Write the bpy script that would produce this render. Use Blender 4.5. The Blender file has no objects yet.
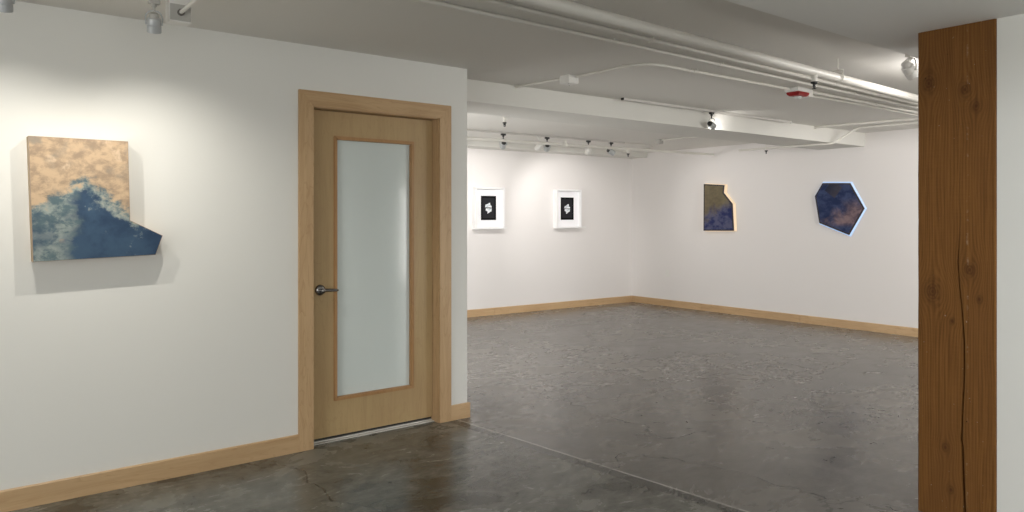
import bpy, bmesh, math, random
from mathutils import Vector, Matrix, Quaternion
# World axes: X runs along the wall with the door, Y runs into the far room, Z is up (metres).
random.seed(7)
S = bpy.context.scene
COL = S.collection
PI = math.pi

# ------------------------------------------------------------------ materials
class NT:
    """small helper round a node tree"""
    def __init__(s, name):
        m = bpy.data.materials.new(name); m.use_nodes = True
        s.m = m; s.t = m.node_tree; s.n = s.t.nodes; s.l = s.t.links
        s.bsdf = s.n['Principled BSDF']
    def new(s, kind, **kw):
        n = s.n.new(kind)
        for k, v in kw.items(): setattr(n, k, v)
        return n
    def put(s, sock, v):
        if hasattr(v, 'is_linked') or hasattr(v, 'links'): s.l.new(v, sock)
        else: sock.default_value = v
    def math(s, op, a, b=0.0, c=None, clamp=False):
        n = s.new('ShaderNodeMath', operation=op, use_clamp=clamp)
        s.put(n.inputs[0], a); s.put(n.inputs[1], b)
        if c is not None: s.put(n.inputs[2], c)
        return n.outputs[0]
    def coord(s):
        tc = s.new('ShaderNodeTexCoord'); sp = s.new('ShaderNodeSeparateXYZ')
        s.l.new(tc.outputs['Object'], sp.inputs[0])
        return tc.outputs['Object'], sp.outputs[0], sp.outputs[1], sp.outputs[2]
    def scale(s, vec, sc, loc=(0, 0, 0)):
        n = s.new('ShaderNodeMapping'); s.l.new(vec, n.inputs['Vector'])
        n.inputs['Scale'].default_value = sc; n.inputs['Location'].default_value = loc
        return n.outputs[0]
    def noise(s, vec, scale, detail=4, rough=0.55, dist=0.0):
        n = s.new('ShaderNodeTexNoise'); s.l.new(vec, n.inputs['Vector'])
        n.inputs['Scale'].default_value = scale; n.inputs['Detail'].default_value = detail
        n.inputs['Roughness'].default_value = rough; n.inputs['Distortion'].default_value = dist
        return n.outputs['Fac']
    def step(s, x, lo, hi, a=0.0, b=1.0):
        n = s.new('ShaderNodeMapRange', interpolation_type='SMOOTHSTEP')
        s.put(n.inputs[0], x); s.put(n.inputs[1], lo); s.put(n.inputs[2], hi)
        n.inputs[3].default_value = a; n.inputs[4].default_value = b
        return n.outputs[0]
    def mix(s, f, a, b, mode='MIX'):
        n = s.new('ShaderNodeMix', data_type='RGBA', blend_type=mode)
        s.put(n.inputs[0], f)
        for sock, v in ((n.inputs[6], a), (n.inputs[7], b)):
            if isinstance(v, tuple): sock.default_value = (*v, 1)
            else: s.l.new(v, sock)
        return n.outputs[2]
    def bump(s, h, strength, dist):
        n = s.new('ShaderNodeBump'); s.l.new(h, n.inputs['Height'])
        n.inputs['Strength'].default_value = strength; n.inputs['Distance'].default_value = dist
        s.l.new(n.outputs[0], s.bsdf.inputs['Normal'])
    def base(s, c):
        if isinstance(c, tuple): s.bsdf.inputs['Base Color'].default_value = (*c, 1)
        else: s.l.new(c, s.bsdf.inputs['Base Color'])
    def rough(s, r): s.put(s.bsdf.inputs['Roughness'], r)

def plain(name, col, rough=.5, metal=0.0, spec=.5, var=.04):
    t = NT(name); v, x, y, z = t.coord()
    n = t.noise(v, 14, 3)
    t.base(t.mix(n, tuple(c*(1-var) for c in col), tuple(min(1, c*(1+var)) for c in col)))
    t.rough(rough); t.bsdf.inputs['Metallic'].default_value = metal
    t.bsdf.inputs['Specular IOR Level'].default_value = spec
    return t.m

def emit(name, col, strength, base=(.8, .8, .8)):
    t = NT(name); t.base(base); t.rough(.5)
    t.bsdf.inputs['Emission Color'].default_value = (*col, 1)
    t.bsdf.inputs['Emission Strength'].default_value = strength
    return t.m

def paint(name, col, rough=.6, bump=.08):
    t = NT(name); v, x, y, z = t.coord()
    n = t.noise(v, 1.7, 3)
    t.base(t.mix(n, tuple(c*.985 for c in col), col)); t.rough(rough)
    t.bsdf.inputs['Specular IOR Level'].default_value = .3
    t.bump(t.noise(v, 160, 2), bump, .002)
    return t.m

def maple(name, axis, light=(.60, .415, .235), dark=(.46, .295, .15), board=1.3):
    t = NT(name); v, x, y, z = t.coord()
    sc = [22, 22, 22]; sc[axis] = 1.4
    sv = t.scale(v, tuple(sc))
    a = t.noise(sv, 1.0, 5, .6, 1.2)
    sc2 = [7, 7, 7]; sc2[axis] = 1.1
    b = t.noise(t.scale(v, tuple(sc2), (3, 1, 2)), 1.0, 3, .5, 2.2)
    rings = t.math('FRACT', t.math('MULTIPLY', b, 7.0))
    rings = t.step(rings, .72, 1.0)
    f = t.math('ADD', t.math('MULTIPLY', t.step(a, .35, .7), .55), t.math('MULTIPLY', rings, .45), clamp=True)
    big = t.noise(v, 1.6, 2)
    c = t.mix(f, light, dark)
    c = t.mix(t.step(big, .35, .7, 0, .35), c, (.44, .285, .15))
    t.base(c); t.rough(.38); t.bsdf.inputs['Specular IOR Level'].default_value = .35
    t.bump(a, .05, .002)
    return t.m

def concrete():
    t = NT('polished_concrete'); v, x, y, z = t.coord()
    a = t.noise(v, 1.1, 6, .62, .6)
    b = t.noise(t.scale(v, (2.6, 4.4, 1)), 1.0, 8, .64, .9)
    d = t.noise(t.scale(v, (13, 24, 1)), 1.0, 7, .72, 1.2)
    k = t.math('ADD', t.math('MULTIPLY', a, .42), t.math('MULTIPLY', b, .38))
    k = t.math('ADD', k, t.math('MULTIPLY', d, .20))
    c_back = t.mix(t.step(k, .31, .69), (.078, .071, .062), (.205, .190, .171))
    c_front = t.mix(t.step(k, .38, .62), (.044, .043, .034), (.215, .212, .184))
    # pour joint between the two slabs: from (2.849,4.072) to (2.982,2.603)
    nx, ny = 1.469, .133; L = math.hypot(nx, ny); nx /= L; ny /= L
    dd = t.math('ADD', t.math('MULTIPLY', x, nx), t.math('MULTIPLY', y, ny))
    dd = t.math('SUBTRACT', dd, nx*2.849+ny*4.072)
    wob = t.math('MULTIPLY', t.math('SUBTRACT', t.noise(v, 5, 4), .5), .012)
    dd = t.math('ADD', dd, wob)
    c = t.mix(t.step(dd, -.02, .0), c_front, c_back)
    band = t.math('MULTIPLY', t.step(dd, -.085, -.07), t.step(dd, -.01, -.002, 1, 0))
    c = t.mix(t.math('MULTIPLY', band, .75), c, (.045, .042, .036))
    line = t.math('MULTIPLY', t.step(dd, -.004, .002), t.step(dd, .009, .015, 1, 0))
    c = t.mix(t.math('MULTIPLY', line, .85), c, (.50, .48, .45))
    # hairline cracks
    vn = t.new('ShaderNodeTexVoronoi', feature='DISTANCE_TO_EDGE', voronoi_dimensions='2D')
    warp = t.new('ShaderNodeTexNoise'); t.l.new(v, warp.inputs['Vector']); warp.inputs['Scale'].default_value = 2.2; warp.inputs['Detail'].default_value = 6
    wv = t.new('ShaderNodeVectorMath', operation='MULTIPLY_ADD')
    t.l.new(warp.outputs['Color'], wv.inputs[0]); wv.inputs[1].default_value = (.75, .75, 0); t.l.new(v, wv.inputs[2])
    t.l.new(wv.outputs[0], vn.inputs['Vector']); vn.inputs['Scale'].default_value = .55
    cr = t.step(vn.outputs['Distance'], .0015, .005, 1, 0)
    gate = t.step(t.noise(v, .9, 2), .43, .50)
    cr = t.math('MULTIPLY', cr, gate)
    c = t.mix(t.math('MULTIPLY', cr, .75), c, (.03, .028, .024))
    t.base(c)
    t.rough(t.step(t.math('ADD', t.math('MULTIPLY', b, .5), t.math('MULTIPLY', a, .5)), .3, .7, .20, .32))
    t.bsdf.inputs['Specular IOR Level'].default_value = .5
    t.bump(t.noise(t.scale(v, (1.5, 2.2, 1)), 1.0, 3, .5), .05, .006)
    return t.m

def timber(knots):
    """rough sawn post, its visible face spans local y and z"""
    t = NT('old_timber'); v, x, y, z = t.coord()
    u = t.math('ADD', y, t.math('MULTIPLY', x, .7))
    big = t.noise(t.scale(v, (5, 5, .8)), 1.0, 4, .5, .4)
    w = t.math('ADD', u, t.math('MULTIPLY', t.math('SUBTRACT', big, .5), .07))
    spots = None
    for (ky, kz, r) in knots:
        dy = t.math('SUBTRACT', y, ky); dz = t.math('SUBTRACT', z, kz)
        q = t.math('ADD', t.math('MULTIPLY', dy, dy), t.math('MULTIPLY', t.math('MULTIPLY', dz, dz), .45))
        g = t.math('POWER', 2.718, t.math('MULTIPLY', q, -1/(2.2*r)**2))
        push = t.math('MULTIPLY', t.math('MULTIPLY', g, t.math('DIVIDE', dy, t.math('ADD', t.math('SQRT', q), .01))), r*1.3)
        w = t.math('SUBTRACT', w, push)
        k = t.math('POWER', 2.718, t.math('MULTIPLY', q, -1/(r*.75)**2))
        ring = t.math('SINE', t.math('MULTIPLY', t.math('SQRT', q), 620))
        k = t.math('MULTIPLY', k, t.math('ADD', .8, t.math('MULTIPLY', ring, .2)))
        spots = k if spots is None else t.math('MAXIMUM', spots, k)
    gr = t.math('SINE', t.math('MULTIPLY', w, 520))
    fine = t.noise(t.scale(v, (90, 90, 3)), 1.0, 4, .6)
    cross = t.noise(t.scale(v, (8, 8, 260)), 1.0, 2, .5)
    f = t.math('ADD', t.math('MULTIPLY', gr, .085), t.math('MULTIPLY', fine, .80))
    f = t.math('ADD', f, t.math('MULTIPLY', cross, .14))
    c = t.mix(t.step(f, .2, .72), (.130, .053, .0120), (.225, .100, .025))
    c = t.mix(t.step(t.noise(t.scale(v, (4, 4, .9)), 1.0, 3), .4, .72, 0, .5), c, (.145, .062, .018))
    c = t.mix(t.math('MULTIPLY', spots, .75, clamp=True), c, (.055, .020, .006))
    # pale scuff running down the right third, and nail specks
    yy = t.math('ADD', y, t.math('MULTIPLY', t.math('SUBTRACT', t.noise(t.scale(v, (1, 1, 5)), 1.0, 3), .5), .012))
    sc = t.step(t.math('ABSOLUTE', t.math('SUBTRACT', yy, -.215)), .001, .006, 1, 0)
    sc = t.math('MULTIPLY', sc, t.step(t.noise(t.scale(v, (10, 10, 12)), 1.0, 4, .7), .52, .66))
    c = t.mix(t.math('MULTIPLY', sc, .55), c, (.36, .26, .16))
    sp = t.step(t.noise(v, 60, 2, .5), .735, .76)
    c = t.mix(t.math('MULTIPLY', sp, .6), c, (.40, .33, .25))
    dk = t.step(t.noise(t.scale(v, (40, 40, 22), (7, 3, 1)), 1.0, 2, .5), .76, .79)
    c = t.mix(dk, c, (.012, .005, .002))
    t.base(c); t.rough(.7); t.bsdf.inputs['Specular IOR Level'].default_value = .2
    t.bump(f, .25, .004)
    return t.m

M = dict(
    wall=paint('white_wall_paint', (.80, .80, .765)),
    wallfar=paint('white_gallery_paint', (.80, .775, .76)),
    ceil=paint('white_ceiling_paint', (.76, .745, .705), .7),
    soffit=paint('white_soffit_paint', (.86, .86, .84), .7),
    beam=paint('white_beam_paint', (.71, .70, .66), .7),
    pipe=plain('painted_pipe', (.76, .74, .69), .42),
    conduit=plain('painted_conduit', (.74, .72, .67), .4),
    track=plain('track_metal', (.62, .60, .57), .4),
    mapleX=maple('maple_along_x', 0), mapleY=maple('maple_along_y', 1), mapleZ=maple('maple_upright', 2),
    slab=maple('maple_door_veneer', 2, (.50, .36, .185), (.43, .30, .15)),
    bead=maple('maple_glazing_bead', 2, (.46, .26, .11), (.36, .19, .08)),
    concrete=concrete(),
    nickel=plain('satin_nickel', (.27, .26, .25), .26, 1.0),
    silver=plain('grey_lamp_metal', (.50, .52, .53), .42, .35),
    white_metal=plain('white_lamp_metal', (.74, .73, .70), .4),
    black=plain('black_plastic', (.02, .02, .02), .45),
    red=plain('red_plastic', (.30, .012, .012), .35),
    clear=plain('strobe_lens', (.72, .74, .74), .12),
    plastic=plain('white_plastic', (.78, .77, .74), .4),
    boxgrey=plain('grey_box_paint', (.46, .45, .42), .5),
    alu=plain('aluminium_threshold', (.75, .74, .71), .4, .5),
    mat=plain('white_mat_board', (.92, .92, .945), .8, var=.01),
    frame=plain('white_frame_lacquer', (.87, .87, .87), .4, var=.01),
    lens=emit('lit_lens', (1, .93, .82), 6.0),
    card=plain('white_card', (.82, .82, .80), .8),
)
def frosted():
    t = NT('frosted_glass'); v, x, y, z = t.coord()
    n = t.noise(v, 2.0, 2)
    t.base(t.mix(n, (.68, .75, .735), (.70, .77, .755))); t.rough(.10)
    t.bsdf.inputs['Specular IOR Level'].default_value = .5
    return t.m
M['glass'] = frosted()

# ------------------------------------------------------------------ mesh helpers
def obj(name, bm, mat, parent=None, smooth=False, loc=None):
    bmesh.ops.recalc_face_normals(bm, faces=bm.faces)
    me = bpy.data.meshes.new(name); bm.to_mesh(me); bm.free()
    for mm in (mat if isinstance(mat, (list, tuple)) else [mat]): me.materials.append(mm)
    if smooth:
        for p in me.polygons: p.use_smooth = True
        me.set_sharp_from_angle(angle=math.radians(38))
    o = bpy.data.objects.new(name, me); COL.objects.link(o)
    if parent: o.parent = parent
    if loc: o.location = loc
    return o
def box(bm, x0, x1, y0, y1, z0, z1, bev=0.0, seg=2):
    b = bmesh.new()
    bmesh.ops.create_cube(b, size=1)
    for v in b.verts:
        v.co = Vector((x0+(v.co.x+.5)*(x1-x0), y0+(v.co.y+.5)*(y1-y0), z0+(v.co.z+.5)*(z1-z0)))
    if bev: bmesh.ops.bevel(b, geom=b.edges[:], offset=bev, segments=seg, affect='EDGES', profile=.5)
    merge(bm, b); return bm
def merge(bm, b, mtx=None):
    if mtx is not None: bmesh.ops.transform(b, matrix=mtx, verts=b.verts)
    me = bpy.data.meshes.new('tmp'); b.to_mesh(me); b.free(); bm.from_mesh(me); bpy.data.meshes.remove(me)
def bx(*a, **k): return box(bmesh.new(), *a, **k)
def prism(bm, pts, axis, a, b):
    """polygon pts (2D) extruded along axis from a to b. axis 2: (x,y); 1: (x,z); 0: (y,z)"""
    def mk(p, h):
        return {0: (h, p[0], p[1]), 1: (p[0], h, p[1]), 2: (p[0], p[1], h)}[axis]
    A = [bm.verts.new(mk(p, a)) for p in pts]; B = [bm.verts.new(mk(p, b)) for p in pts]
    n = len(pts)
    bm.faces.new(A[::-1]); bm.faces.new(B)
    for i in range(n): bm.faces.new((A[i], A[(i+1) % n], B[(i+1) % n], B[i]))
    return bm
def tube(bm, pts, r, n=12, caps=True):
    pts = [Vector(p) for p in pts]
    rs = r if isinstance(r, (list, tuple)) else [r]*len(pts)
    rings = []; prev = None
    for i, p in enumerate(pts):
        d = Vector((0, 0, 0))
        if i > 0: d += (p-pts[i-1]).normalized()
        if i < len(pts)-1: d += (pts[i+1]-p).normalized()
        d.normalize()
        if prev is None:
            up = Vector((0, 0, 1)) if abs(d.z) < .9 else Vector((1, 0, 0))
            nrm = d.cross(up).normalized()
        else:
            nrm = (prev - d*prev.dot(d)).normalized()
        prev = nrm; bn = d.cross(nrm)
        rings.append([bm.verts.new(p + (nrm*math.cos(2*PI*k/n) + bn*math.sin(2*PI*k/n))*rs[i]) for k in range(n)])
    for a, b in zip(rings, rings[1:]):
        for k in range(n): bm.faces.new((a[k], a[(k+1) % n], b[(k+1) % n], b[k]))
    if caps: bm.faces.new(rings[0][::-1]); bm.faces.new(rings[-1])
    return bm
def tb(pts, r, n=12): return tube(bmesh.new(), pts, r, n)
def lathe(bm, prof, n=24, mtx=None):
    """prof: (radius, z) pairs about the z axis"""
    b = bmesh.new(); rings = []
    for (r, z) in prof:
        if r < 1e-6: rings.append([b.verts.new((0, 0, z))])
        else: rings.append([b.verts.new((r*math.cos(2*PI*k/n), r*math.sin(2*PI*k/n), z)) for k in range(n)])
    for p, q in zip(rings, rings[1:]):
        for k in range(n):
            k2 = (k+1) % n
            if len(p) == 1 and len(q) == 1: continue
            if len(p) == 1: b.faces.new((p[0], q[k2], q[k]))
            elif len(q) == 1: b.faces.new((p[k], p[k2], q[0]))
            else: b.faces.new((p[k], p[k2], q[k2], q[k]))
    merge(bm, b, mtx); return bm
def bend(pts, rad=.06, seg=6):
    """round the inner corners of a polyline"""
    pts = [Vector(p) for p in pts]; out = [pts[0]]
    for a, p, c in zip(pts, pts[1:], pts[2:]):
        r = min(rad, (a-p).length*.45, (c-p).length*.45)
        s = p+(a-p).normalized()*r; e = p+(c-p).normalized()*r
        for i in range(seg+1):
            t = i/seg; out.append(s*(1-t)**2+p*2*t*(1-t)+e*t*t)
    out.append(pts[-1]); return out
def thing(name, label, cat, loc=(0, 0, 0), group=None):
    o = bpy.data.objects.new(name, None); COL.objects.link(o); o.location = loc
    o.empty_display_size = .1
    return tag(o, label, cat, group)
def tag(o, label, cat, group=None):
    o['label'] = label; o['category'] = cat
    if group: o['group'] = group
    return o
def struct(name, bm, mat, parent=None, **k):
    o = obj(name, bm, mat, parent, **k)
    if not parent: o['kind'] = 'structure'
    return o

# ------------------------------------------------------------------ room shell
CE = 2.436
struct('floor', bx(-4.2, 9.25, -4.2, 8.85, -.12, 0), M['concrete'])
struct('ceiling', bx(-4.2, 9.25, -4.2, 8.85, CE, CE+.12), M['ceil'])
DL, DR, DH = 1.800, 2.697, 2.069          # door opening
WV = 4.24
b = bx(-4.2, DL-.02, WV, WV+.16, 0, CE); box(b, DR+.02, 2.933, WV, WV+.16, 0, CE); box(b, DL-.02, DR+.02, WV, WV+.16, DH+.02, CE)
struct('wall_left', b, M['wall'])
struct('wall_side', bx(2.79, 2.933, WV+.16, 8.56, 0, CE), M['wallfar'])
struct('wall_closet', bx(1.5, 2.79, 5.0, 5.1, 0, CE), M['wall'])
struct('wall_back', prism(bmesh.new(), [(2.79, 8.559), (9.2, 8.3213), (9.2, 8.6), (2.79, 8.8)], 2, 0, CE), M['wallfar'])
struct('wall_right', prism(bmesh.new(), [(9.02, -4.2), (9.3, -4.2), (9.3, 8.6), (9.070, 8.6), (9.02, 3.8)], 2, 0, CE), M['wallfar'])
def RW(y): return 9.02+max(0, y-3.8)*.0104
struct('wall_near', bx(3.698, 3.98, -4.0, 1.2315, 0, 2.278), M['wall'])
struct('wall_behind', bx(-4.2, 9.02, -4.2, -4.0, 0, CE), M['wall'])
struct('wall_end', bx(-4.2, -4.0, -4.0, WV, 0, CE), M['wall'])
struct('ceiling_soffit', bx(-4.0, 9.02, -1.2, 1.808, 2.278, CE), M['soffit'])
struct('ceiling_beam', prism(bmesh.new(), [(2.933, 4.548), (9.06, 4.44), (9.06, 5.045), (2.933, 5.045)], 2, 2.27, CE), M['beam'])
struct('ceiling_bulkhead', prism(bmesh.new(), [(2.933, 8.223), (9.075, 7.996), (9.075, 8.326), (2.933, 8.554)], 2, 2.362, CE), M['beam'])

def baseboard(name, segs, mat, h=.103, t=.016):
    """boards along straight runs; each seg ((x0,y0),(x1,y1)) with the room on its left-hand side"""
    bm = bmesh.new()
    for (p, q) in segs:
        p = Vector((*p, 0)); q = Vector((*q, 0)); d = (q-p); L = d.length; d.normalize(); n = Vector((-d.y, d.x, 0))
        b = bmesh.new()
        prism(b, [(0, 0), (t, 0), (t, h-.005), (t-.005, h), (0, h)], 0, 0.0, L)   # (n, z) section along x
        mt = Matrix(((d.x, n.x, 0, p.x), (d.y, n.y, 0, p.y), (0, 0, 1, 0), (0, 0, 0, 1)))
        merge(bm, b, mt)
    return struct(name, bm, mat)
CL, CR = 1.713, 2.790                      # outer edges of the casing
baseboard('baseboard_left', [((CL, WV), (-1.35, WV)), ((-1.353, WV), (-3.9, WV)), ((2.949, WV), (CR, WV))], M['mapleX'])
baseboard('baseboard_side', [((2.933, 8.53), (2.933, 6.4)), ((2.933, 6.397), (2.933, WV+.0005))], M['mapleY'])
baseboard('baseboard_back', [((9.05, 8.327), (6.3, 8.4289)), ((6.297, 8.429), (2.95, 8.553))], M['mapleX'])
baseboard('baseboard_right', [((9.02, -3.9), (9.02, 1.9)), ((9.02, 1.903), (9.02, 3.8)), ((9.02, 3.8), (RW(5.3), 5.3)), ((RW(5.303), 5.303), (RW(6.9), 6.9)), ((RW(6.903), 6.903), (RW(8.31), 8.31))], M['mapleY'])

# ------------------------------------------------------------------ door
door = bpy.data.objects.new('door_1', None); COL.objects.link(door); door.location = (DL, WV, 0)
door['kind'] = 'structure'; door['label'] = 'maple door with a tall frosted glass panel and lever handle'
W = DR-DL
cw = CR-DR
y0, y1 = -.019, .0
for nm, pts in (('casing', [(-cw, 0), (0, 0), (0, DH), (-cw, DH+cw)]), ('casing', [(W, 0), (W+cw, 0), (W+cw, DH+cw), (W, DH)]),
                ('head_casing', [(-cw, DH+cw), (-.001, DH+.001), (W+.001, DH+.001), (W+cw, DH+cw)])):
    b = prism(bmesh.new(), pts, 1, y0, y1)
    bmesh.ops.bevel(b, geom=[e for e in b.edges], offset=.0022, segments=2, affect='EDGES')
    obj(nm, b, M['mapleZ'] if nm == 'casing' else M['mapleX'], door)
b = bx(-.02, .004, -.004, .16, 0, DH); box(b, W-.004, W+.02, -.004, .16, 0, DH)
box(b, W-.016, W-.004, .115, .15, 0, DH-.004); box(b, .004, .016, .115, .15, 0, DH-.004)
obj('door_jamb', b, M['mapleZ'], door)
b = bx(-.02, W+.02, -.004, .16, DH-.004, DH+.02); box(b, .016, W-.016, .115, .15, DH-.016, DH-.004)
obj('head_jamb', b, M['mapleX'], door)
# slab with opening
dy0, dy1 = .070, .114
gx0, gx1, gz0, gz1 = 1.975-DL, 2.535-DL, .255, 1.900
sx0, sx1, sz0, sz1 = .007, W-.007, .030, DH-.008
b = bx(sx0, gx0, dy0, dy1, sz0, sz1); box(b, gx1, sx1, dy0, dy1, sz0, sz1)
box(b, gx0, gx1, dy0, dy1, sz0, gz0); box(b, gx0, gx1, dy0, dy1, gz1, sz1)
obj('door_slab', b, M['slab'], door)
b = bmesh.new(); mw = .014
for (a0, a1, c0, c1, pts) in ((0, 0, 0, 0, [(gx0-.008, gz0-.008), (gx0-.008, gz1+.008), (gx0+mw, gz1-mw), (gx0+mw, gz0+mw)]),
                              (0, 0, 0, 0, [(gx1+.008, gz0-.008), (gx1+.008, gz1+.008), (gx1-mw, gz1-mw), (gx1-mw, gz0+mw)]),
                              (0, 0, 0, 0, [(gx0-.008, gz0-.008), (gx1+.008, gz0-.008), (gx1-mw, gz0+mw), (gx0+mw, gz0+mw)]),
                              (0, 0, 0, 0, [(gx0-.008, gz1+.008), (gx1+.008, gz1+.008), (gx1-mw, gz1-mw), (gx0+mw, gz1-mw)])):
    p2 = bmesh.new(); prism(p2, pts, 1, dy0-.010, dy0+.023)
    bmesh.ops.bevel(p2, geom=p2.edges[:], offset=.0035, segments=2, affect='EDGES'); merge(b, p2)
obj('glazing_bead', b, M['bead'], door)
obj('glass_pane', bx(gx0+.002, gx1-.002, dy0+.024, dy0+.032, gz0+.002, gz1-.002), M['glass'], door)
b = bx(.004, W-.004, .045, .150, 0.0, .007, bev=.003); box(b, .004, W-.004, .075, .10, .005, .013, bev=.002)
obj('threshold', b, M['alu'], door)
obj('door_sweep', bx(.010, W-.010, .076, .108, .019, .030), M['black'], door)
h = bpy.data.objects.new('door_handle', None); COL.objects.link(h); h.parent = door; h.location = (1.876-DL, dy0, .948)
RX = Matrix.Rotation(PI/2, 4, 'X')     # z axis -> -y
obj('rosette', lathe(bmesh.new(), [(0, 0), (.033, 0), (.034, .003), (.032, .008), (.024, .013), (.016, .015), (.0, .016)], 32, RX), M['nickel'], h, True)
b = lathe(bmesh.new(), [(.011, .012), (.011, .045), (.0135, .050), (.0135, .060), (.008, .064), (0, .065)], 20, RX)
tube(b, bend([(0, -.054, 0), (.03, -.056, .001), (.075, -.056, 0), (.118, -.052, -.003)], .03), [.0105]*8+[.0085]*8, 12) if False else tube(b, [(-.004, -.050, 0), (.026, -.051, .001), (.060, -.052, 0), (.086, -.050, -.002), (.098, -.046, -.003)], [.0105, .0105, .0095, .0088, .0075], 14)
obj('lever', b, M['nickel'], h, True)

# ------------------------------------------------------------------ timber post
UP, VA, VB, PT = 3.690, 1.232, 1.561, 2.278
def pv(px, py):      # reading of the crack: fraction across the face -> y
    return VB-(px-918.5)/(996.5-918.5)*(VB-VA)
crack = [(2.02, .535, .0004), (1.60, .555, .0005), (1.38, .56, .0008), (1.24, .545, .0022), (1.20, .535, .0026), (1.02, .57, .0032), (.84, .61, .0040), (.62, .605, .0042), (.46, .585, .0046), (.38, .58, .005), (.20, .605, .0062), (.0, .62, .0066)]
post = thing('wooden_post', 'tall dark brown timber post with knots and a long vertical crack', 'post', (UP, VB, 0))
D = VB-VA
b = bmesh.new()
zs = sorted({0.0, PT} | {c[0] for c in crack} | {i*.12 for i in range(1, 19)})
cz = sorted(crack)
def cr_at(z):
    if z >= cz[-1][0]: return cz[-1][1], .0002
    for p, q in zip(cz, cz[1:]):
        if p[0] <= z <= q[0]:
            t = (z-p[0])/(q[0]-p[0]); return p[1]+(q[1]-p[1])*t, p[2]+(q[2]-p[2])*t
    return cz[0][1], cz[0][2]
rows = []
wob = lambda: random.uniform(-.0018, .0018)
for z in zs:
    f, w = cr_at(z); f += random.uniform(-.006, .006)*(1 if 0 < z < PT else 0)
    yc = -f*D
    dp = .03 if w > .0003 else .001
    ch = .006
    prof = [(ch+wob(), 0), (wob()*.5, -ch), (0, -D*.25), (0, yc+w), (dp, yc), (0, yc-w), (0, -D*.8), (wob()*.5, -D+ch), (ch+wob(), -D), (D, -D), (D, 0)]
    rows.append([b.verts.new((x, y, z)) for x, y in prof])
n = len(rows[0])
for p, q in zip(rows, rows[1:]):
    for k in range(n): b.faces.new((p[k], p[(k+1) % n], q[(k+1) % n], q[k]))
b.faces.new(rows[0]); b.faces.new(rows[-1][::-1])
fy = lambda f: -f*D
KN = [(fy(.62), 1.98, .030), (fy(.76), 1.90, .026), (fy(.68), 1.16, .034), (fy(.20), 1.05, .050), (fy(.15), 2.03, .042), (fy(.46), .92, .014), (fy(.37), .33, .022), (fy(.44), .14, .020), (fy(.80), 1.03, .018)]
obj('post_timber', b, timber(KN), post)
# iron-dark bolt hole on the far arris
b = lathe(bmesh.new(), [(0, -.012), (.007, -.012), (.007, .0015), (.005, .003), (0, .003)], 12, Matrix.Translation((.05, .0, 1.47)) @ Matrix.Rotation(-PI/2, 4, 'X'))
obj('nail_head', b, M['black'], post, True)

# ------------------------------------------------------------------ shaped paintings
def cloud_A():
    t = NT('sky_painting_peach'); v, x, y, z = t.coord()
    n1 = t.noise(v, 7, 8, .62, .15); n2 = t.noise(t.scale(v, (1, 1, 1.35), (4, 2, 7)), 13, 9, .68, .2)
    n3 = t.noise(t.scale(v, (1, 1, 1.2), (9, 5, 3)), 4.5, 6, .6, .1)
    j1 = t.math('MULTIPLY', t.math('SUBTRACT', n1, .5), .22); j2 = t.math('MULTIPLY', t.math('SUBTRACT', n2, .5), .24)
    j = t.math('ADD', j1, j2)
    lx = t.math('SUBTRACT', x, .225)
    slope = t.math('ADD', t.math('MULTIPLY', t.math('MINIMUM', t.math('MAXIMUM', lx, 0.0), .215), -.92), t.math('MULTIPLY', t.math('MINIMUM', lx, 0.0), .62))
    ridge = t.math('ADD', .375, slope)
    d = t.math('ADD', t.math('SUBTRACT', z, ridge), j)      # above the ridge = lit cloud
    peach = t.mix(t.step(n2, .38, .60), (.33, .245, .17), (.55, .40, .26))
    peach = t.mix(t.step(n3, .50, .62, 0, .8), peach, (.27, .235, .19))
    peach = t.mix(t.step(n1, .56, .66, 0, .75), peach, (.68, .52, .36))
    teal = t.mix(t.step(n2, .40, .60), (.095, .145, .165), (.30, .345, .32))
    blue = t.mix(t.step(n1, .35, .65), (.022, .048, .098), (.045, .088, .150))
    core = t.math('ADD', t.math('ABSOLUTE', t.math('SUBTRACT', x, .26)), t.math('MULTIPLY', j, .8))
    mist = t.math('MULTIPLY', t.step(t.math('ADD', x, j), .13, .21, 1, 0), t.step(n3, .36, .52, .45, 1))
    low = t.mix(mist, blue, teal)
    wisps = t.math('MULTIPLY', t.step(n2, .60, .66), t.step(t.math('ADD', d, .14), 0, .1))
    low = t.mix(t.math('MULTIPLY', wisps, .6), low, (.33, .37, .35))
    spots = t.math('MULTIPLY', t.step(n1, .57, .63), t.step(t.math('ADD', x, t.math('MULTIPLY', j, .5)), .12, .2, 1, 0))
    low = t.mix(t.math('MULTIPLY', t.math('MULTIPLY', spots, t.step(z, .08, .14)), .85), low, (.66, .44, .28))
    c = t.mix(t.step(d, -.05, .012), low, teal)
    c = t.mix(t.step(d, -.004, .05), c, peach)
    t.base(c); t.rough(.5); t.bsdf.inputs['Specular IOR Level'].default_value = .3
    t.bump(n2, .1, .003); return t.m
def cloud_C():
    t = NT('sky_painting_olive'); v, x, y, z = t.coord()
    n1 = t.noise(v, 4.5, 6, .6, .5); n2 = t.noise(t.scale(v, (1, 1, 1.4), (2, 8, 1)), 8, 7, .65, .15)
    g = t.math('ADD', t.math('ADD', z, t.math('MULTIPLY', y, .40)), t.math('MULTIPLY', t.math('SUBTRACT', n1, .5), .5))
    navy = t.mix(t.step(n2, .38, .64), (.022, .032, .13), (.115, .12, .21))
    olive = t.mix(t.step(n2, .3, .7), (.165, .135, .085), (.235, .195, .115))
    c = t.mix(t.step(g, .20, .42), navy, olive)
    t.base(t.mix(1.0, c, (.80, .80, .80), 'MULTIPLY')); t.rough(.65); t.bsdf.inputs['Specular IOR Level'].default_value = .2; return t.m
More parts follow.
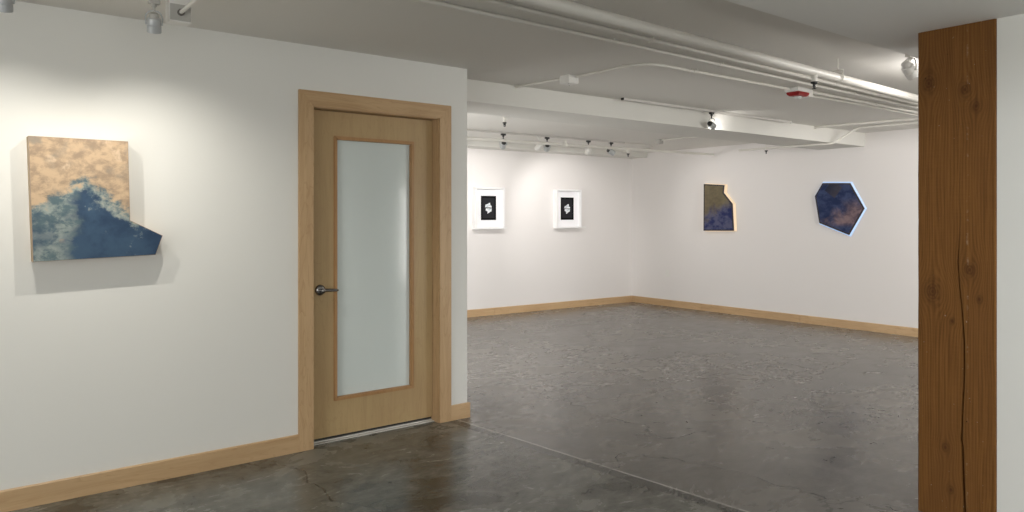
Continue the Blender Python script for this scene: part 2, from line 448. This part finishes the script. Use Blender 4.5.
def cloud_D():
    t = NT('sky_painting_navy'); v, x, y, z = t.coord()
    n1 = t.noise(v, 4.5, 7, .6, .6); n2 = t.noise(t.scale(v, (1, 1, 1.3), (5, 1, 3)), 8, 8, .65, .15)
    navy = t.mix(t.step(n2, .35, .68), (.016, .030, .098), (.060, .085, .19))
    rose = t.mix(t.step(n2, .35, .65), (.10, .075, .105), (.30, .205, .215))
    # lit bank towards the lower right
    g = t.math('ADD', t.math('MULTIPLY', y, -1.0), t.math('MULTIPLY', z, -.75))
    g = t.math('ADD', g, t.math('MULTIPLY', t.math('SUBTRACT', n1, .5), .8))
    m = t.math('MULTIPLY', t.step(g, -.36, -.10), t.step(z, .06, .14))
    m = t.math('MULTIPLY', m, t.step(t.math('ADD', z, t.math('MULTIPLY', n1, .3)), .42, .62, 1, 0))
    c = t.mix(m, navy, rose)
    # small dusky square patch near the top
    a = t.math('ADD', t.math('MULTIPLY', t.math('SUBTRACT', y, .085), .8), t.math('MULTIPLY', t.math('SUBTRACT', z, .555), .6))
    q = t.math('SUBTRACT', t.math('MULTIPLY', t.math('SUBTRACT', z, .555), .8), t.math('MULTIPLY', t.math('SUBTRACT', y, .085), .6))
    sq = t.step(t.math('MAXIMUM', t.math('ABSOLUTE', a), t.math('ABSOLUTE', q)), .078, .086, 1, 0)
    c = t.mix(t.math('MULTIPLY', sq, .75), c, t.mix(t.step(a, -.08, .08, 1, 0), (.022, .024, .038), (.075, .062, .066)))
    t.base(t.mix(1.0, c, (.80, .80, .80), 'MULTIPLY')); t.rough(.65); t.bsdf.inputs['Specular IOR Level'].default_value = .2; return t.m

def offset_poly(pts, d):
    """grow a polygon (any winding) outward by d"""
    n = len(pts); area = sum(pts[i][0]*pts[(i+1) % n][1]-pts[(i+1) % n][0]*pts[i][1] for i in range(n))
    s = 1 if area > 0 else -1; out = []
    for i in range(n):
        p0, p, p1 = Vector(pts[i-1]), Vector(pts[i]), Vector(pts[(i+1) % n])
        e0 = (p-p0).normalized(); e1 = (p1-p).normalized()
        n0 = Vector((e0.y, -e0.x))*s; n1 = Vector((e1.y, -e1.x))*s
        m = (n0+n1); m = m/m.length; k = d/max(.35, m.dot(n0))
        out.append(tuple(p+m*k))
    return out
def loft(bm, loops, cap0=True, cap1=True):
    L = [[bm.verts.new(p) for p in lp] for lp in loops]; n = len(L[0])
    for a, b in zip(L, L[1:]):
        for k in range(n): bm.faces.new((a[k], a[(k+1) % n], b[(k+1) % n], b[k]))
    if cap0: bm.faces.new(L[0][::-1])
    if cap1: bm.faces.new(L[-1])
    return bm
def shaped_painting(name, label, pts, to3, depth, face_m, edge_m, rim_m, origin, grow, rim=.006, group=None, turn=0.0):
    """pts: front outline; to3(p, d) puts an outline point at distance d off the wall"""
    t = thing(name, label, 'painting', origin, group)
    t.rotation_euler = (0, 0, turn)
    front = offset_poly(pts, -rim)
    back = offset_poly(pts, grow)
    b = bmesh.new(); loft(b, [[to3(p, depth-.012) for p in front], [to3(p, depth) for p in front]])
    obj('painted_front', b, face_m, t)
    b = bmesh.new(); loft(b, [[to3(p, depth-.0135) for p in front], [to3(p, depth-.001) for p in front], [to3(p, depth-.001) for p in pts], [to3(p, depth-.014) for p in pts]], False, False)
    b.faces.new([v for v in b.verts][:len(pts)][::-1]); b.verts.ensure_lookup_table()
    obj('front_rim', b, rim_m, t)
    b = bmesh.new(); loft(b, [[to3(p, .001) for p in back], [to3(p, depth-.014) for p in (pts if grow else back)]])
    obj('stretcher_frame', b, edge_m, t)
    return t
A = [(.350, 1.785), (.776, 1.785), (.786, 1.383), (.939, 1.303), (.905, 1.203), (.369, 1.185)]
oA = (.36, WV, 1.185)
shaped_painting('shaped_painting', 'large shaped canvas of peach and blue clouds on the wall left of the door',
    [(x-oA[0], z-oA[2]) for x, z in A], lambda p, d: (p[0], -d, p[1]), .09, cloud_A(),
    plain('tan_canvas_edge', (.46, .33, .20), .6), plain('worn_canvas_rim', (.36, .27, .20), .6), oA, 0.0, rim=.002, group=None)
Cc = [(6.815, 1.890), (6.459, 1.862), (6.471, 1.751), (6.321, 1.586), (6.299, 1.203), (6.820, 1.196)]
oC = (RW(6.56)-.001, 6.56, 1.20)
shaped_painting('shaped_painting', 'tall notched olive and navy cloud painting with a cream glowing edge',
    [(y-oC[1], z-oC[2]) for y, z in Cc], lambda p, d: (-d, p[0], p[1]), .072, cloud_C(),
    emit('cream_glow_edge', (1, .76, .50), .22, (.85, .70, .50)), plain('dark_canvas_rim', (.018, .014, .02), .5), oC, .010, rim=.018, turn=.0104)  # halo round the canvas put into its sides as emission
Dd = [(4.946, 1.837), (4.585, 1.824), (4.407, 1.505), (4.599, 1.174), (4.990, 1.322), (5.050, 1.671)]
oD = (RW(4.74)-.001, 4.74, 1.20)
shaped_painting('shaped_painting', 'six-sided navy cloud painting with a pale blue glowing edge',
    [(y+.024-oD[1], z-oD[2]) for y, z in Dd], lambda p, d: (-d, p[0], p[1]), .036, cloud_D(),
    emit('blue_glow_edge', (.36, .58, 1), .26, (.55, .70, .95)), plain('dark_brown_rim', (.022, .014, .014), .5), oD, .018, rim=.018, turn=.0104)  # pale outline of light likewise given to the sides as emission

# ------------------------------------------------------------------ framed prints
ang = math.atan2(8.328-8.559, 9.02-2.79)
def print_motif():
    t = NT('print_white_form'); v, x, y, z = t.coord()
    n = t.noise(t.scale(v, (30, 30, 40)), 1.0, 5, .6, .5)
    t.base(t.mix(t.step(n, .38, .6), (.45, .52, .56), (.92, .93, .94))); t.rough(.8); return t.m
MOT = print_motif(); PBK = plain('print_black', (.004, .004, .004), .9, spec=.1); PGR = plain('print_charcoal', (.024, .024, .027), .9, spec=.1)
def framed(u, label, upper, lower):
    yw = 8.559+(u-2.79)*math.tan(ang)
    t = thing('framed_print', label, 'framed print', (u, yw, 1.525), 'framed prints on the far wall'); t.rotation_euler = (0, 0, ang)
    w, hh, dp, fw = .252, .297, .082, .026
    b = bmesh.new()
    o = [(-w, -hh), (w, -hh), (w, hh), (-w, hh)]; i = [(-w+fw, -hh+fw), (w-fw, -hh+fw), (w-fw, hh-fw), (-w+fw, hh-fw)]
    loft(b, [[(p[0], 0, p[1]) for p in o], [(p[0], -dp+.002, p[1]) for p in o], [(p[0]*.994, -dp, p[1]*.994) for p in o],
             [(p[0]*1.006, -dp, p[1]*1.006) for p in i], [(p[0], -dp+.002, p[1]) for p in i], [(p[0], -.02, p[1]) for p in i]], True, False)
    obj('frame', b, M['frame'], t)
    # mat board with an opening
    b = bmesh.new(); k = [(-.132, -.170), (.132, -.170), (.132, .176), (-.132, .176)]
    loft(b, [[(p[0], -.026, p[1]) for p in i], [(p[0], -.030, p[1]) for p in i], [(p[0], -.030, p[1]) for p in k], [(p[0]*.99, -.026, p[1]*.99) for p in k]], False, False)
    obj('mat_board', b, M['mat'], t)
    pr = obj('print', bx(-.140, .140, -.025, -.021, -.180, .186), PBK, t)
    obj('print_centre', bx(-.104, .104, -.0262, -.0252, -.140, .146), PGR, pr)
    b = bmesh.new(); prism(b, upper, 1, -.0274, -.0263); prism(b, lower, 1, -.0274, -.0263)
    obj('white_form', b, MOT, pr)
framed(6.185, 'white framed black print with a pale form, left of the pair on the far wall',
       [(-.058, .012), (-.052, .050), (-.018, .058), (.004, .074), (.026, .076), (.030, .050), (.052, .032), (.054, .010)],
       [(-.046, -.002), (.056, -.002), (.050, -.044), (.022, -.056), (-.016, -.078), (-.020, -.044), (-.048, -.034)])
framed(7.645, 'white framed black print with a pale form, nearer the room corner on the far wall',
       [(-.062, .006), (-.050, .040), (-.020, .048), (.000, .070), (.032, .072), (.036, .040), (.060, .022), (.052, .006)],
       [(-.050, -.002), (.056, -.002), (.050, -.040), (.024, -.050), (-.010, -.076), (-.022, -.072), (-.024, -.046), (-.050, -.030)])
for u, lab in ((6.49, 'small white caption card at the lower right of the left framed print'), (8.01, 'small white caption card at the lower right of the framed print by the corner')):
    yw = 8.559+(u-2.79)*math.tan(ang)
    o = obj('caption_card', bx(-.038, .038, -.004, -.0005, -.012, .012), M['card'], None, loc=(u, yw, 1.242)); o.rotation_euler = (0, 0, ang)
    tag(o, lab, 'label', 'caption cards by the prints')
t = thing('wall_outlet', 'white power outlet low on the right wall below the notched painting', 'outlet', (RW(7.57)-.001, 7.57, .52))
obj('cover_plate', bx(-.006, -.0005, -.036, .036, -.057, .057, bev=.002), M['plastic'], t)
for dz in (.02, -.02): obj('socket', bx(-.009, -.006, -.017, .017, dz-.014, dz+.014, bev=.0012), M['plastic'], t)

# ------------------------------------------------------------------ pipes and conduits
def strap(parent, p, d, r, mat):
    """a clip round a pipe at p running along d"""
    d = Vector(d).normalized(); p = Vector(p)
    b = tb([p-d*.011, p+d*.011], r+.0035, 12)
    side = d.cross(Vector((0, 0, 1))).normalized()
    for s in (-1, 1):
        q = p+side*s*(r+.012); tube(b, [q+Vector((0, 0, r*.3)), q+Vector((0, 0, r+.002))], .007, 8)
    obj('strap', b, mat, parent, True)
def run(name, label, cat, pts, r, straps=(), rad=.08, mat=None, group=None, n=12):
    mat = mat or M['conduit']
    t = thing(name, label, cat, pts[0], group)
    o = Vector(pts[0]); lp = [Vector(p)-o for p in pts]
    obj('tube', tb(bend(lp, rad) if len(lp) > 2 else lp, r, n), mat, t, True)
    for (k, f) in straps:
        p = lp[k].lerp(lp[k+1], f); strap(t, p, lp[k+1]-lp[k], r, mat)
    return t
ZC = CE-.0125
def line(a, b, xs):
    """points at given x on the line a-b"""
    return [(x, a[1]+(b[1]-a[1])*(x-a[0])/(b[0]-a[0]), a[2]+(b[2]-a[2])*(x-a[0])/(b[0]-a[0])) for x in xs]
a, b_ = (1.998, 2.352, 2.311), (5.918, 2.509, 2.308)
P1 = line(a, b_, (-.6, 9.018))
sp = thing('sprinkler_pipe', 'thickest white pipe hanging below the ceiling, running toward the post', 'pipe', P1[0])
o0 = Vector(P1[0])
obj('tube', tb([(0, 0, 0), Vector(P1[1])-o0], .0265, 20), M['pipe'], sp, True)
hx = 4.64; hp = Vector(line(a, b_, (hx,))[0])-o0
b = bmesh.new()
tube(b, [hp+Vector((0, 0, .046)), hp+Vector((0, 0, CE-2.311))], .0045, 8)
ring = [hp+Vector((0, .034*math.cos(q), .034*math.sin(q)))for q in [i*2*PI/20 for i in range(21)]]
tube(b, ring, .004, 6)
for s in (-1, 1): tube(b, [hp+Vector((0, s*.034, -.008)), hp+Vector((0, s*.034, .045))], .005, 6)
tube(b, [hp+Vector((0, -.036, .046)), hp+Vector((0, .036, .046))], .006, 6)
obj('pipe_hanger', b, M['pipe'], sp, True)
# drop sprinkler under that pipe
def sprinkler(loc, label, drop=.045, rad=.019):
    """loc = where the neck leaves the pipe or ceiling"""
    t = thing('fire_sprinkler', label, 'sprinkler', loc, 'pendent fire sprinklers')
    obj('mount_cup', lathe(bmesh.new(), [(0, 0), (rad, 0), (rad, -drop*.45), (rad*.8, -drop*.5), (rad*.8, -drop), (0, -drop)], 18), M['pipe'], t, True)
    z = -drop
    b = lathe(bmesh.new(), [(0, z), (.021, z), (.021, z-.010), (.010, z-.015), (.009, z-.030), (0, z-.030)], 18)
    for s in (-1, 1): tube(b, [(s*.010, 0, z-.013), (s*.013, 0, z-.026), (s*.004, 0, z-.042)], .003, 6)
    obj('sprinkler_head', b, M['black'], t, True)
    obj('deflector', lathe(bmesh.new(), [(0, z-.041), (.013, z-.042), (.014, z-.044), (0, z-.046)], 16), M['black'], t, True)
    return t
q = line(a, b_, (4.325,))[0]
sprinkler((q[0], q[1], 2.311-.016), 'black-tipped pendent sprinkler hanging below the thick pipe, above the red alarm', .050, .020)
a2, b2 = (2.393, 2.817, ZC), (5.703, 2.925, ZC)
run('conduit', 'thin white ceiling conduit running closest beside the thick pipe', 'conduit', line(a2, b2, (-.6, 9.0)), .0115,
    [(0, (3.25+.6)/9.6), (0, (2.95+.6)/9.6), (0, (6.9+.6)/9.6)], group='ceiling conduits')
a3, b3 = (1.716, 2.986, ZC), (7.238, 3.060, ZC)
run('conduit', 'thin white ceiling conduit in the middle, between the thick pipe and the alarm conduit', 'conduit', line(a3, b3, (-.6, 9.0)), .0115,
    [(0, (3.1+.6)/9.6), (0, (4.15+.6)/9.6), (0, (6.0+.6)/9.6)], group='ceiling conduits')
jb = (3.665, 3.985, CE)
run('conduit', 'curved white conduit running from the small square ceiling box to the red alarm', 'conduit',
    [(3.685, 3.925, ZC), (3.70, 3.28, ZC), (5.38, 3.255, ZC)], .010, [(0, .72), (1, .27), (1, .30)], rad=.20, group='ceiling conduits')
run('conduit', 'short white conduit running from the ceiling beam to the small square ceiling box', 'conduit',
    [(3.60, 4.536, ZC), (3.655, 4.045, ZC)], .008, [(0, .06)], group='ceiling conduits')
def jbox(loc, label, s=.058, h=.042, lid='plastic'):
    t = thing('junction_box', label, 'junction box', loc, 'ceiling junction boxes')
    obj('box_body', bx(-s, s, -s, s, -h, -.0005, bev=.003), M[lid], t)
    obj('cover', bx(-s*.92, s*.92, -s*.92, s*.92, -h-.004, -h, bev=.0015), M[lid], t)
    for sx in (-.5, .5): obj('screw', lathe(bmesh.new(), [(0, 0), (.004, 0), (.003, .002), (0, .0025)], 8, Matrix.Translation((s*sx, s*sx, -h-.004)) @ Matrix.Rotation(PI, 4, 'X')), M['nickel'], t)
    return t
jbox(jb, 'small square white junction box on the ceiling in front of the beam', .050, .058)
# fire alarm
al = thing('fire_alarm', 'red fire alarm strobe hanging under the ceiling pipes', 'alarm', (5.48, 3.235, CE))
al.scale = (1, 1, .84)
obj('back_box', bx(-.10, .07, -.060, .060, -.040, -.0005, bev=.004), M['plastic'], al)
b = bmesh.new()
loft(b, [[(-.085, -.055, -.0405), (.075, -.055, -.0405), (.075, .055, -.0405), (-.085, .055, -.0405)],
         [(-.085, -.055, -.058), (.075, -.055, -.058), (.075, .055, -.058), (-.085, .055, -.058)],
         [(-.066, -.042, -.076), (.062, -.042, -.076), (.062, .042, -.076), (-.066, .042, -.076)]])
bmesh.ops.bevel(b, geom=b.edges[:], offset=.004, segments=2, affect='EDGES')
obj('red_cover', b, M['red'], al)
b = bmesh.new()
loft(b, [[(-.030, -.026, -.0765), (.026, -.026, -.0765), (.026, .026, -.0765), (-.030, .026, -.0765)], [(-.018, -.020, -.098), (.014, -.020, -.098), (.014, .020, -.098), (-.018, .020, -.098)]])
bmesh.ops.bevel(b, geom=b.edges[:], offset=.005, segments=2, affect='EDGES')
obj('strobe_lens', b, M['clear'], al)
obj('conduit_box', bx(.0765, .135, -.05, .06, -.075, -.0005, bev=.004), M['plastic'], al)
run('conduit', 'white conduit leaving the red alarm toward the right wall, nearer the pipes', 'conduit', [(5.617, 3.215, ZC), (9.0, 3.198, ZC)], .012, [(0, .33)], group='ceiling conduits')
run('conduit', 'white conduit leaving the red alarm toward the right wall, farther from the pipes', 'conduit', [(5.617, 3.285, ZC-.022), (5.98, 3.31, ZC), (9.0, 3.272, ZC)], .010, [(1, .08)], group='ceiling conduits')
run('conduit', 'straight white conduit crossing the ceiling to the beam end by the right wall', 'conduit', [(7.90, 4.455, ZC-.012), (7.895, 4.43, ZC), (8.045, 3.42, ZC), (8.047, 3.395, CE-.001)], .013, [(1, .5)], rad=.02, group='ceiling conduits')
run('conduit', 'white conduit that jogs down under the beam beside the right wall', 'conduit',
    [(8.40, 3.395, CE-.001), (8.398, 3.43, ZC), (8.35, 4.19, ZC), (8.19, 4.40, 2.252), (8.12, 5.20, 2.252), (8.10, 5.6, 2.252)], .013, [(1, .82), (1, .5)], rad=.04, group='ceiling conduits')
# far-room pipe along the track
a4, b4 = (4.853, 7.037, 2.317), (8.705, 6.700, 2.317)
P5 = line(a4, b4, (2.935, 9.018))
fp = thing('sprinkler_pipe', 'far-room sprinkler pipe crossing in front of the row of small spotlights', 'pipe', P5[0])
o5 = Vector(P5[0])
obj('tube', tb([(0, 0, 0), Vector(P5[1])-o5], .017, 14), M['pipe'], fp, True)
for hx in (4.1, 7.02):
    p = Vector(line(a4, b4, (hx,))[0])-o5
    b = tb([p+Vector((0, 0, .03)), p+Vector((0, 0, CE-2.317))], .004, 8)
    tube(b, [p+Vector((0, .022*math.cos(i*PI/8), .022*math.sin(i*PI/8))) for i in range(17)], .0035, 6)
    obj('pipe_hanger', b, M['pipe'], fp, True)
p = Vector(line(a4, b4, (6.30,))[0])-o5; dr = (Vector(P5[1])-o5).normalized()
b = tb([p-dr*.035, p+dr*.035], .024, 14); tube(b, [p, p+Vector((0, 0, .05))], .020, 12); tube(b, [p, p+Vector((0, -.06, -.01))], .019, 12)
obj('tee_fitting', b, M['pipe'], fp, True)
p = line(a4, b4, (7.35,))[0]
sprinkler((p[0], p[1], 2.317-.012), 'small pendent sprinkler hanging from the far-room pipe near the corner', .05, .016)
sprinkler((4.646, 6.034, CE-.001), 'black-tipped sprinkler on the far-room ceiling near the white wall end', .055, .018)
sprinkler((8.30, 5.32, CE-.02), 'black-tipped sprinkler on the far-room ceiling near the right wall', .10, .010) if False else None
bxq = jbox((7.62, 6.50, CE), 'small grey junction box on the far-room ceiling behind the beam', .034, .055, 'boxgrey')
run('conduit', 'thin conduit running from the beam to the grey far-room ceiling box', 'conduit', [(7.62, 6.46, ZC), (7.60, 6.1, ZC), (8.0, 5.06, ZC)], .009, group='ceiling conduits')
sprinkler((8.55, 5.50, CE-.001), 'lone black-tipped sprinkler near the right wall, seen just under the beam', .165, .008)

# ------------------------------------------------------------------ track lighting
def track(label, p, q, w=.034, h=.020, mat=None):
    p = Vector(p); q = Vector(q); L = (q-p).length; d = (q-p).normalized()
    t = thing('lighting_track', label, 'track', p); t.rotation_euler = (0, 0, math.atan2(d.y, d.x))
    b = bx(0, L, -w/2, w/2, -h*.45, -.0006); box(b, 0, L, -w/2, -w/2+.009, -h, -h*.45); box(b, 0, L, w/2-.009, w/2, -h, -h*.45)
    obj('rail', b, mat or M['track'], t)
    for x in (-.003, L): obj('end_cap', bx(x, x+.003, -w/2, w/2, -h, -.0006), M['black'], t)
    return t
T1a, T1b = (3.4, 7.19, CE), (7.475, 7.02, CE)
track('lighting track holding the row of small spotlights on the far-room ceiling', T1a, T1b)
run('conduit', 'white conduit curving from the far track end to the back bulkhead', 'conduit',
    [(7.482, 7.02, ZC), (7.95, 7.0, ZC), (8.38, 7.25, ZC), (8.50, 8.01, ZC)], .009, rad=.3, group='ceiling conduits')
track('lighting track along the ceiling in front of the beam', (4.70, 4.425, CE), (7.30, 4.395, CE))
track('lighting track on the ceiling above the large cloud painting', (-1.6, 3.57, CE), (.826, 3.57, CE), h=.032)
def spot(label, loc, aim, s=1.0, drop=.085, head='silver', adapt='black', group=None, energy=None, angle=70, blend=.6, col=(1, .93, .83), lit=True, rad=.02, ad=.020):
    """loc: underside of the track; the head tilts so that its lens faces aim"""
    t = thing('track_spotlight', label, 'spotlight', loc, group)
    c = Vector((0, 0, -drop*s-.018*s)); d = (Vector(aim)-(Vector(loc)+c)).normalized()
    b = bx(-.026*s, .026*s, -.013*s, .013*s, -ad*s, -.0004, bev=.002)
    lathe(b, [(0, -ad*s), (.012*s, -ad*s), (.012*s, -(ad+.012)*s), (.006*s, -(ad+.015)*s), (.005*s, c.z+.060*s), (0, c.z+.060*s)], 14)
    obj('adapter', b, M[adapt], t, True)
    rot = Vector((0, 0, -1)).rotation_difference(d).to_matrix().to_4x4()
    mt = Matrix.Translation(c) @ rot
    # yoke: wire loop from the adapter to both sides of the head
    flat = Vector((d.x, d.y, 0)); flat = flat.normalized() if flat.length > .05 else Vector((1, 0, 0))
    side = flat.cross(Vector((0, 0, 1))).normalized()
    b = bmesh.new()
    w = .036*s
    pts = [c+side*w, c+side*w*1.05+Vector((0, 0, .034*s)), c+side*w*.72+Vector((0, 0, .058*s)), c+Vector((0, 0, .064*s)), c-side*w*.72+Vector((0, 0, .058*s)), c-side*w*1.05+Vector((0, 0, .034*s)), c-side*w]
    tube(b, bend(pts, .02*s, 4), .0032*s, 8)
    for sg in (-1, 1): tube(b, [c+side*sg*w*1.08, c+side*sg*w*.78], .006*s, 10)
    obj('yoke', b, M[head], t, True)
    b = lathe(bmesh.new(), [(0, .052*s), (.016*s, .052*s), (.021*s, .047*s), (.024*s, .030*s)], 24, mt)
    obj('heat_sink', b, M[adapt if head == 'silver' else head], t, True)
    b = lathe(bmesh.new(), [(.024*s, .030*s), (.030*s, .026*s), (.0315*s, .020*s), (.0315*s, -.004*s), (.030*s, -.005*s), (.030*s, -.008*s), (.032*s, -.009*s), (.033*s, -.040*s), (.031*s, -.042*s), (.028*s, -.040*s), (.027*s, -.030*s), (0, -.030*s)], 28, mt)
    hd = obj('lamp_head', b, M[head], t, True)
    if lit: obj('lens', lathe(bmesh.new(), [(0, -.0305*s), (.0265*s, -.0305*s), (.0265*s, -.033*s), (0, -.034*s)], 24, mt), M['lens'], hd)
    if energy:
        ld = bpy.data.lights.new('spot_light', 'SPOT'); ld.energy = energy; ld.spot_size = math.radians(angle); ld.spot_blend = blend
        ld.color = col; ld.shadow_soft_size = rad
        lo = bpy.data.objects.new('spot_light', ld); COL.objects.link(lo)
        lo.location = Vector(loc)+c+d*.046*s; lo.rotation_euler = d.to_track_quat('-Z', 'Y').to_euler()
    return t
def fill_light(loc, aim, energy, angle=120, blend=.8, col=(1, .94, .86), rad=.06):
    """added fill light, out of view and without a fixture"""
    ld = bpy.data.lights.new('spot_light', 'SPOT'); ld.energy = energy; ld.spot_size = math.radians(angle); ld.spot_blend = blend; ld.color = col; ld.shadow_soft_size = rad
    lo = bpy.data.objects.new('spot_light', ld); COL.objects.link(lo)
    d = (Vector(aim)-Vector(loc)).normalized(); lo.location = loc; lo.rotation_euler = d.to_track_quat('-Z', 'Y').to_euler()
WARM = (1, .95, .86); NEUT = (1, .96, .93)
K = .60; KF = .43
W1, W2, W3, W4 = 29, 29, 95, 25
# front-left: two lamps on the painting
gl = 'grey spotlights over the large cloud painting'
spot('grey track spotlight above the large cloud painting, beside the ceiling feed box', (.772, 3.57, CE-.032), (.95, 4.24, .82), .92, .135, 'silver', 'boxgrey', gl, energy=29*K, angle=122, blend=1.0, col=WARM, rad=.010, ad=.058)
spot('grey spotlight cut off by the upper left corner of the picture', (.220, 3.57, CE-.032), (.30, 4.24, .82), .92, .135, 'silver', 'boxgrey', gl, energy=29*K, angle=122, blend=1.0, col=WARM, rad=.010, ad=.058)
# feed box and its conduit
fb = thing('track_feed_box', 'white ceiling feed box at the end of the near track, above the cloud painting', 'junction box', (.884, 3.61, CE))
obj('box_body', bx(-.048, .048, -.033, .035, -.146, -.0005, bev=.003), M['plastic'], fb)
obj('side_plate', bx(-.044, .044, -.037, -.0335, -.140, -.066, bev=.001), M['boxgrey'], fb)
obj('connector', tb([(0.0, -.0375, -.103), (0.0, -.052, -.103)], .015, 12), M['nickel'], fb, True)
run('conduit', 'short white conduit leaving the feed box above the cloud painting', 'conduit', [(.884, 3.557, CE-.103), (.884, 3.18, CE-.103), (.884, 3.16, CE-.001)], .0095, rad=.06, group='ceiling conduits')
# far row
def t1(x): return (x, T1a[1]+(T1b[1]-T1a[1])*(x-T1a[0])/(T1b[0]-T1a[0]), CE-.020)
g1 = 'small spotlights on the far-room track'
spot('grey spotlight at the left end of the far row, aimed at the left framed print', t1(5.45), (6.10, 8.42, 1.40), 1.15, .100, 'silver', 'black', g1, energy=62*KF, angle=88, blend=.7, col=NEUT, rad=.010)
spot('left spotlight of the close pair in the far row, tilted left', t1(6.00), (5.55, 8.44, 1.30), 1.15, .095, 'white_metal', 'white_metal', g1, energy=16*KF, angle=92, blend=.85, col=NEUT, rad=.02)
spot('right spotlight of the close pair in the far row, tilted right', t1(6.13), (7.00, 8.39, 1.30), 1.15, .095, 'silver', 'black', g1, energy=16*KF, angle=92, blend=.85, col=NEUT, rad=.02)
spot('white spotlight in the far row above and right of the print by the corner', t1(6.83), (7.50, 8.36, 1.40), 1.15, .100, 'white_metal', 'black', g1, energy=62*KF, angle=84, blend=.7, col=NEUT, rad=.010)
spot('last spotlight of the far row, nearest the corner, turned to the right wall', t1(7.24), (9.0, 6.3, 1.35), 1.15, .095, 'silver', 'black', g1, energy=40*KF, angle=90, blend=.9, col=NEUT, rad=.02)
# beam spotlight and the one by the post
spot('spotlight on the track against the beam, throwing light on the beam face', (5.93, 4.41, CE-.020), (9.02, 4.78, 1.42), 1.0, .105, 'silver', 'black', energy=8*K, angle=150, blend=1.0, col=NEUT, rad=.02)
tr = track('short lighting track hidden behind the soffit edge beside the post', (3.9, 2.02, CE), (5.15, 2.086, CE))
spot('white spotlight peeking out beside the timber post, below the soffit', (4.77, 2.066, CE-.020), (6.66, 1.56, .35), 1.2, .068, 'white_metal', 'white_metal', energy=60*K, angle=100, blend=1.0, col=NEUT, rad=.02)
# added fill lights, out of view
fill_light((7.3, 2.2, 2.25), (9.02, 5.0, 1.1), 105*K, 120, .9, NEUT)
lb = bpy.data.lights.new('fill_bulb', 'POINT'); lb.energy = 13*K; lb.color = NEUT; lb.shadow_soft_size = .04  # added unseen fill to brighten the ceiling by the post
lo = bpy.data.objects.new('fill_bulb', lb); COL.objects.link(lo); lo.location = (5.28, 2.0, 2.295)
bh = thing('fill_bulb_holder', 'small holder for an added fill bulb, unseen behind the timber post', 'fill light', (5.28, 2.0, CE))  # fitting made up for the added bulb
obj('holder_cup', lathe(bmesh.new(), [(0, -.0005), (.040, -.0005), (.040, -.006), (.018, -.012), (.018, -.060), (.015, -.064), (0, -.064)], 20), M['plastic'], bh, True)
fill_light((3.9, 7.1, 2.3), (4.5, 8.4, 1.5), 40*KF, 100, .9, NEUT)
fill_light((-1.6, 3.5, 2.2), (-1.6, 4.24, 1.3), 40*K, 100, .8, WARM)
fill_light((1.5, -2.0, 2.38), (3.7, .9, .2), 270*K, 76, 1.0, (.96, .98, 1))
# added fill: four made-up windows, all out of view
def fill_window(name, loc, rz, w, h, energy, col):
    """added unseen fill source: frame, mullions, bright pane and area light"""
    root = bpy.data.objects.new(name, None); COL.objects.link(root); root.location = loc; root.rotation_euler = (0, 0, rz); root['kind'] = 'structure'
    b = bmesh.new(); f = .06
    box(b, -w/2-f, w/2+f, 0, .05, -h/2-f, -h/2); box(b, -w/2-f, w/2+f, 0, .05, h/2, h/2+f)
    box(b, -w/2-f, -w/2, 0, .05, -h/2, h/2); box(b, w/2, w/2+f, 0, .05, -h/2, h/2)
    for k in (-1, 1): box(b, k*w/6-.02, k*w/6+.02, 0, .045, -h/2, h/2)
    obj('fill_window_frame', b, M['mapleX'], root)
    obj('fill_window_pane', bx(-w/2, w/2, .005, .015, -h/2, h/2), emit('fill_pane_glow', (.95, .98, 1), 1.0), root)
    ld = bpy.data.lights.new('window_fill', 'AREA'); ld.shape = 'RECTANGLE'; ld.size = w; ld.size_y = h; ld.energy = energy; ld.color = col
    lo = bpy.data.objects.new('window_fill', ld); COL.objects.link(lo); lo.parent = root; lo.location = (0, .07, 0); lo.rotation_euler = (PI/2, 0, 0)
FILL_TINT = (1, .98, .935)
fill_window('fill_window_1', (-.9, -4.0, 1.05), 0, 4.2, 1.9, W1, FILL_TINT)
fill_window('fill_window_2', (-4.0, .2, 1.05), -PI/2, 4.2, 1.9, W2, FILL_TINT)
fill_window('fill_window_3', (6.5, -4.0, 1.05), 0, 4.2, 1.9, W3, FILL_TINT)
fill_window('fill_window_4', (2.935, 6.6, 1.0), -PI/2, 2.6, 1.7, W4, FILL_TINT)

# ------------------------------------------------------------------ world, camera, view
w = bpy.data.worlds.new('room_dark'); S.world = w; w.use_nodes = True
w.node_tree.nodes['Background'].inputs[0].default_value = (.02, .02, .02, 1)
cd = bpy.data.cameras.new('camera'); cam = bpy.data.objects.new('camera', cd); COL.objects.link(cam); S.camera = cam
cam.location = (0, 0, 1.4)
fwd = Vector((.6180, .7862, 0))
cam.rotation_euler = fwd.to_track_quat('-Z', 'Y').to_euler()
cd.sensor_width = 36; cd.sensor_fit = 'HORIZONTAL'; cd.lens = 735/1024*36
cd.shift_y = -(256-217)/1024
cd.clip_start = .05
S.view_settings.view_transform = 'Standard'; S.view_settings.look = 'None'; S.view_settings.gamma = 1
S.view_settings.use_curve_mapping = False; S.view_settings.exposure = .6
S.cycles.use_denoising = True
S.cycles.max_bounces = 10; S.cycles.diffuse_bounces = 6; S.cycles.sample_clamp_indirect = 6
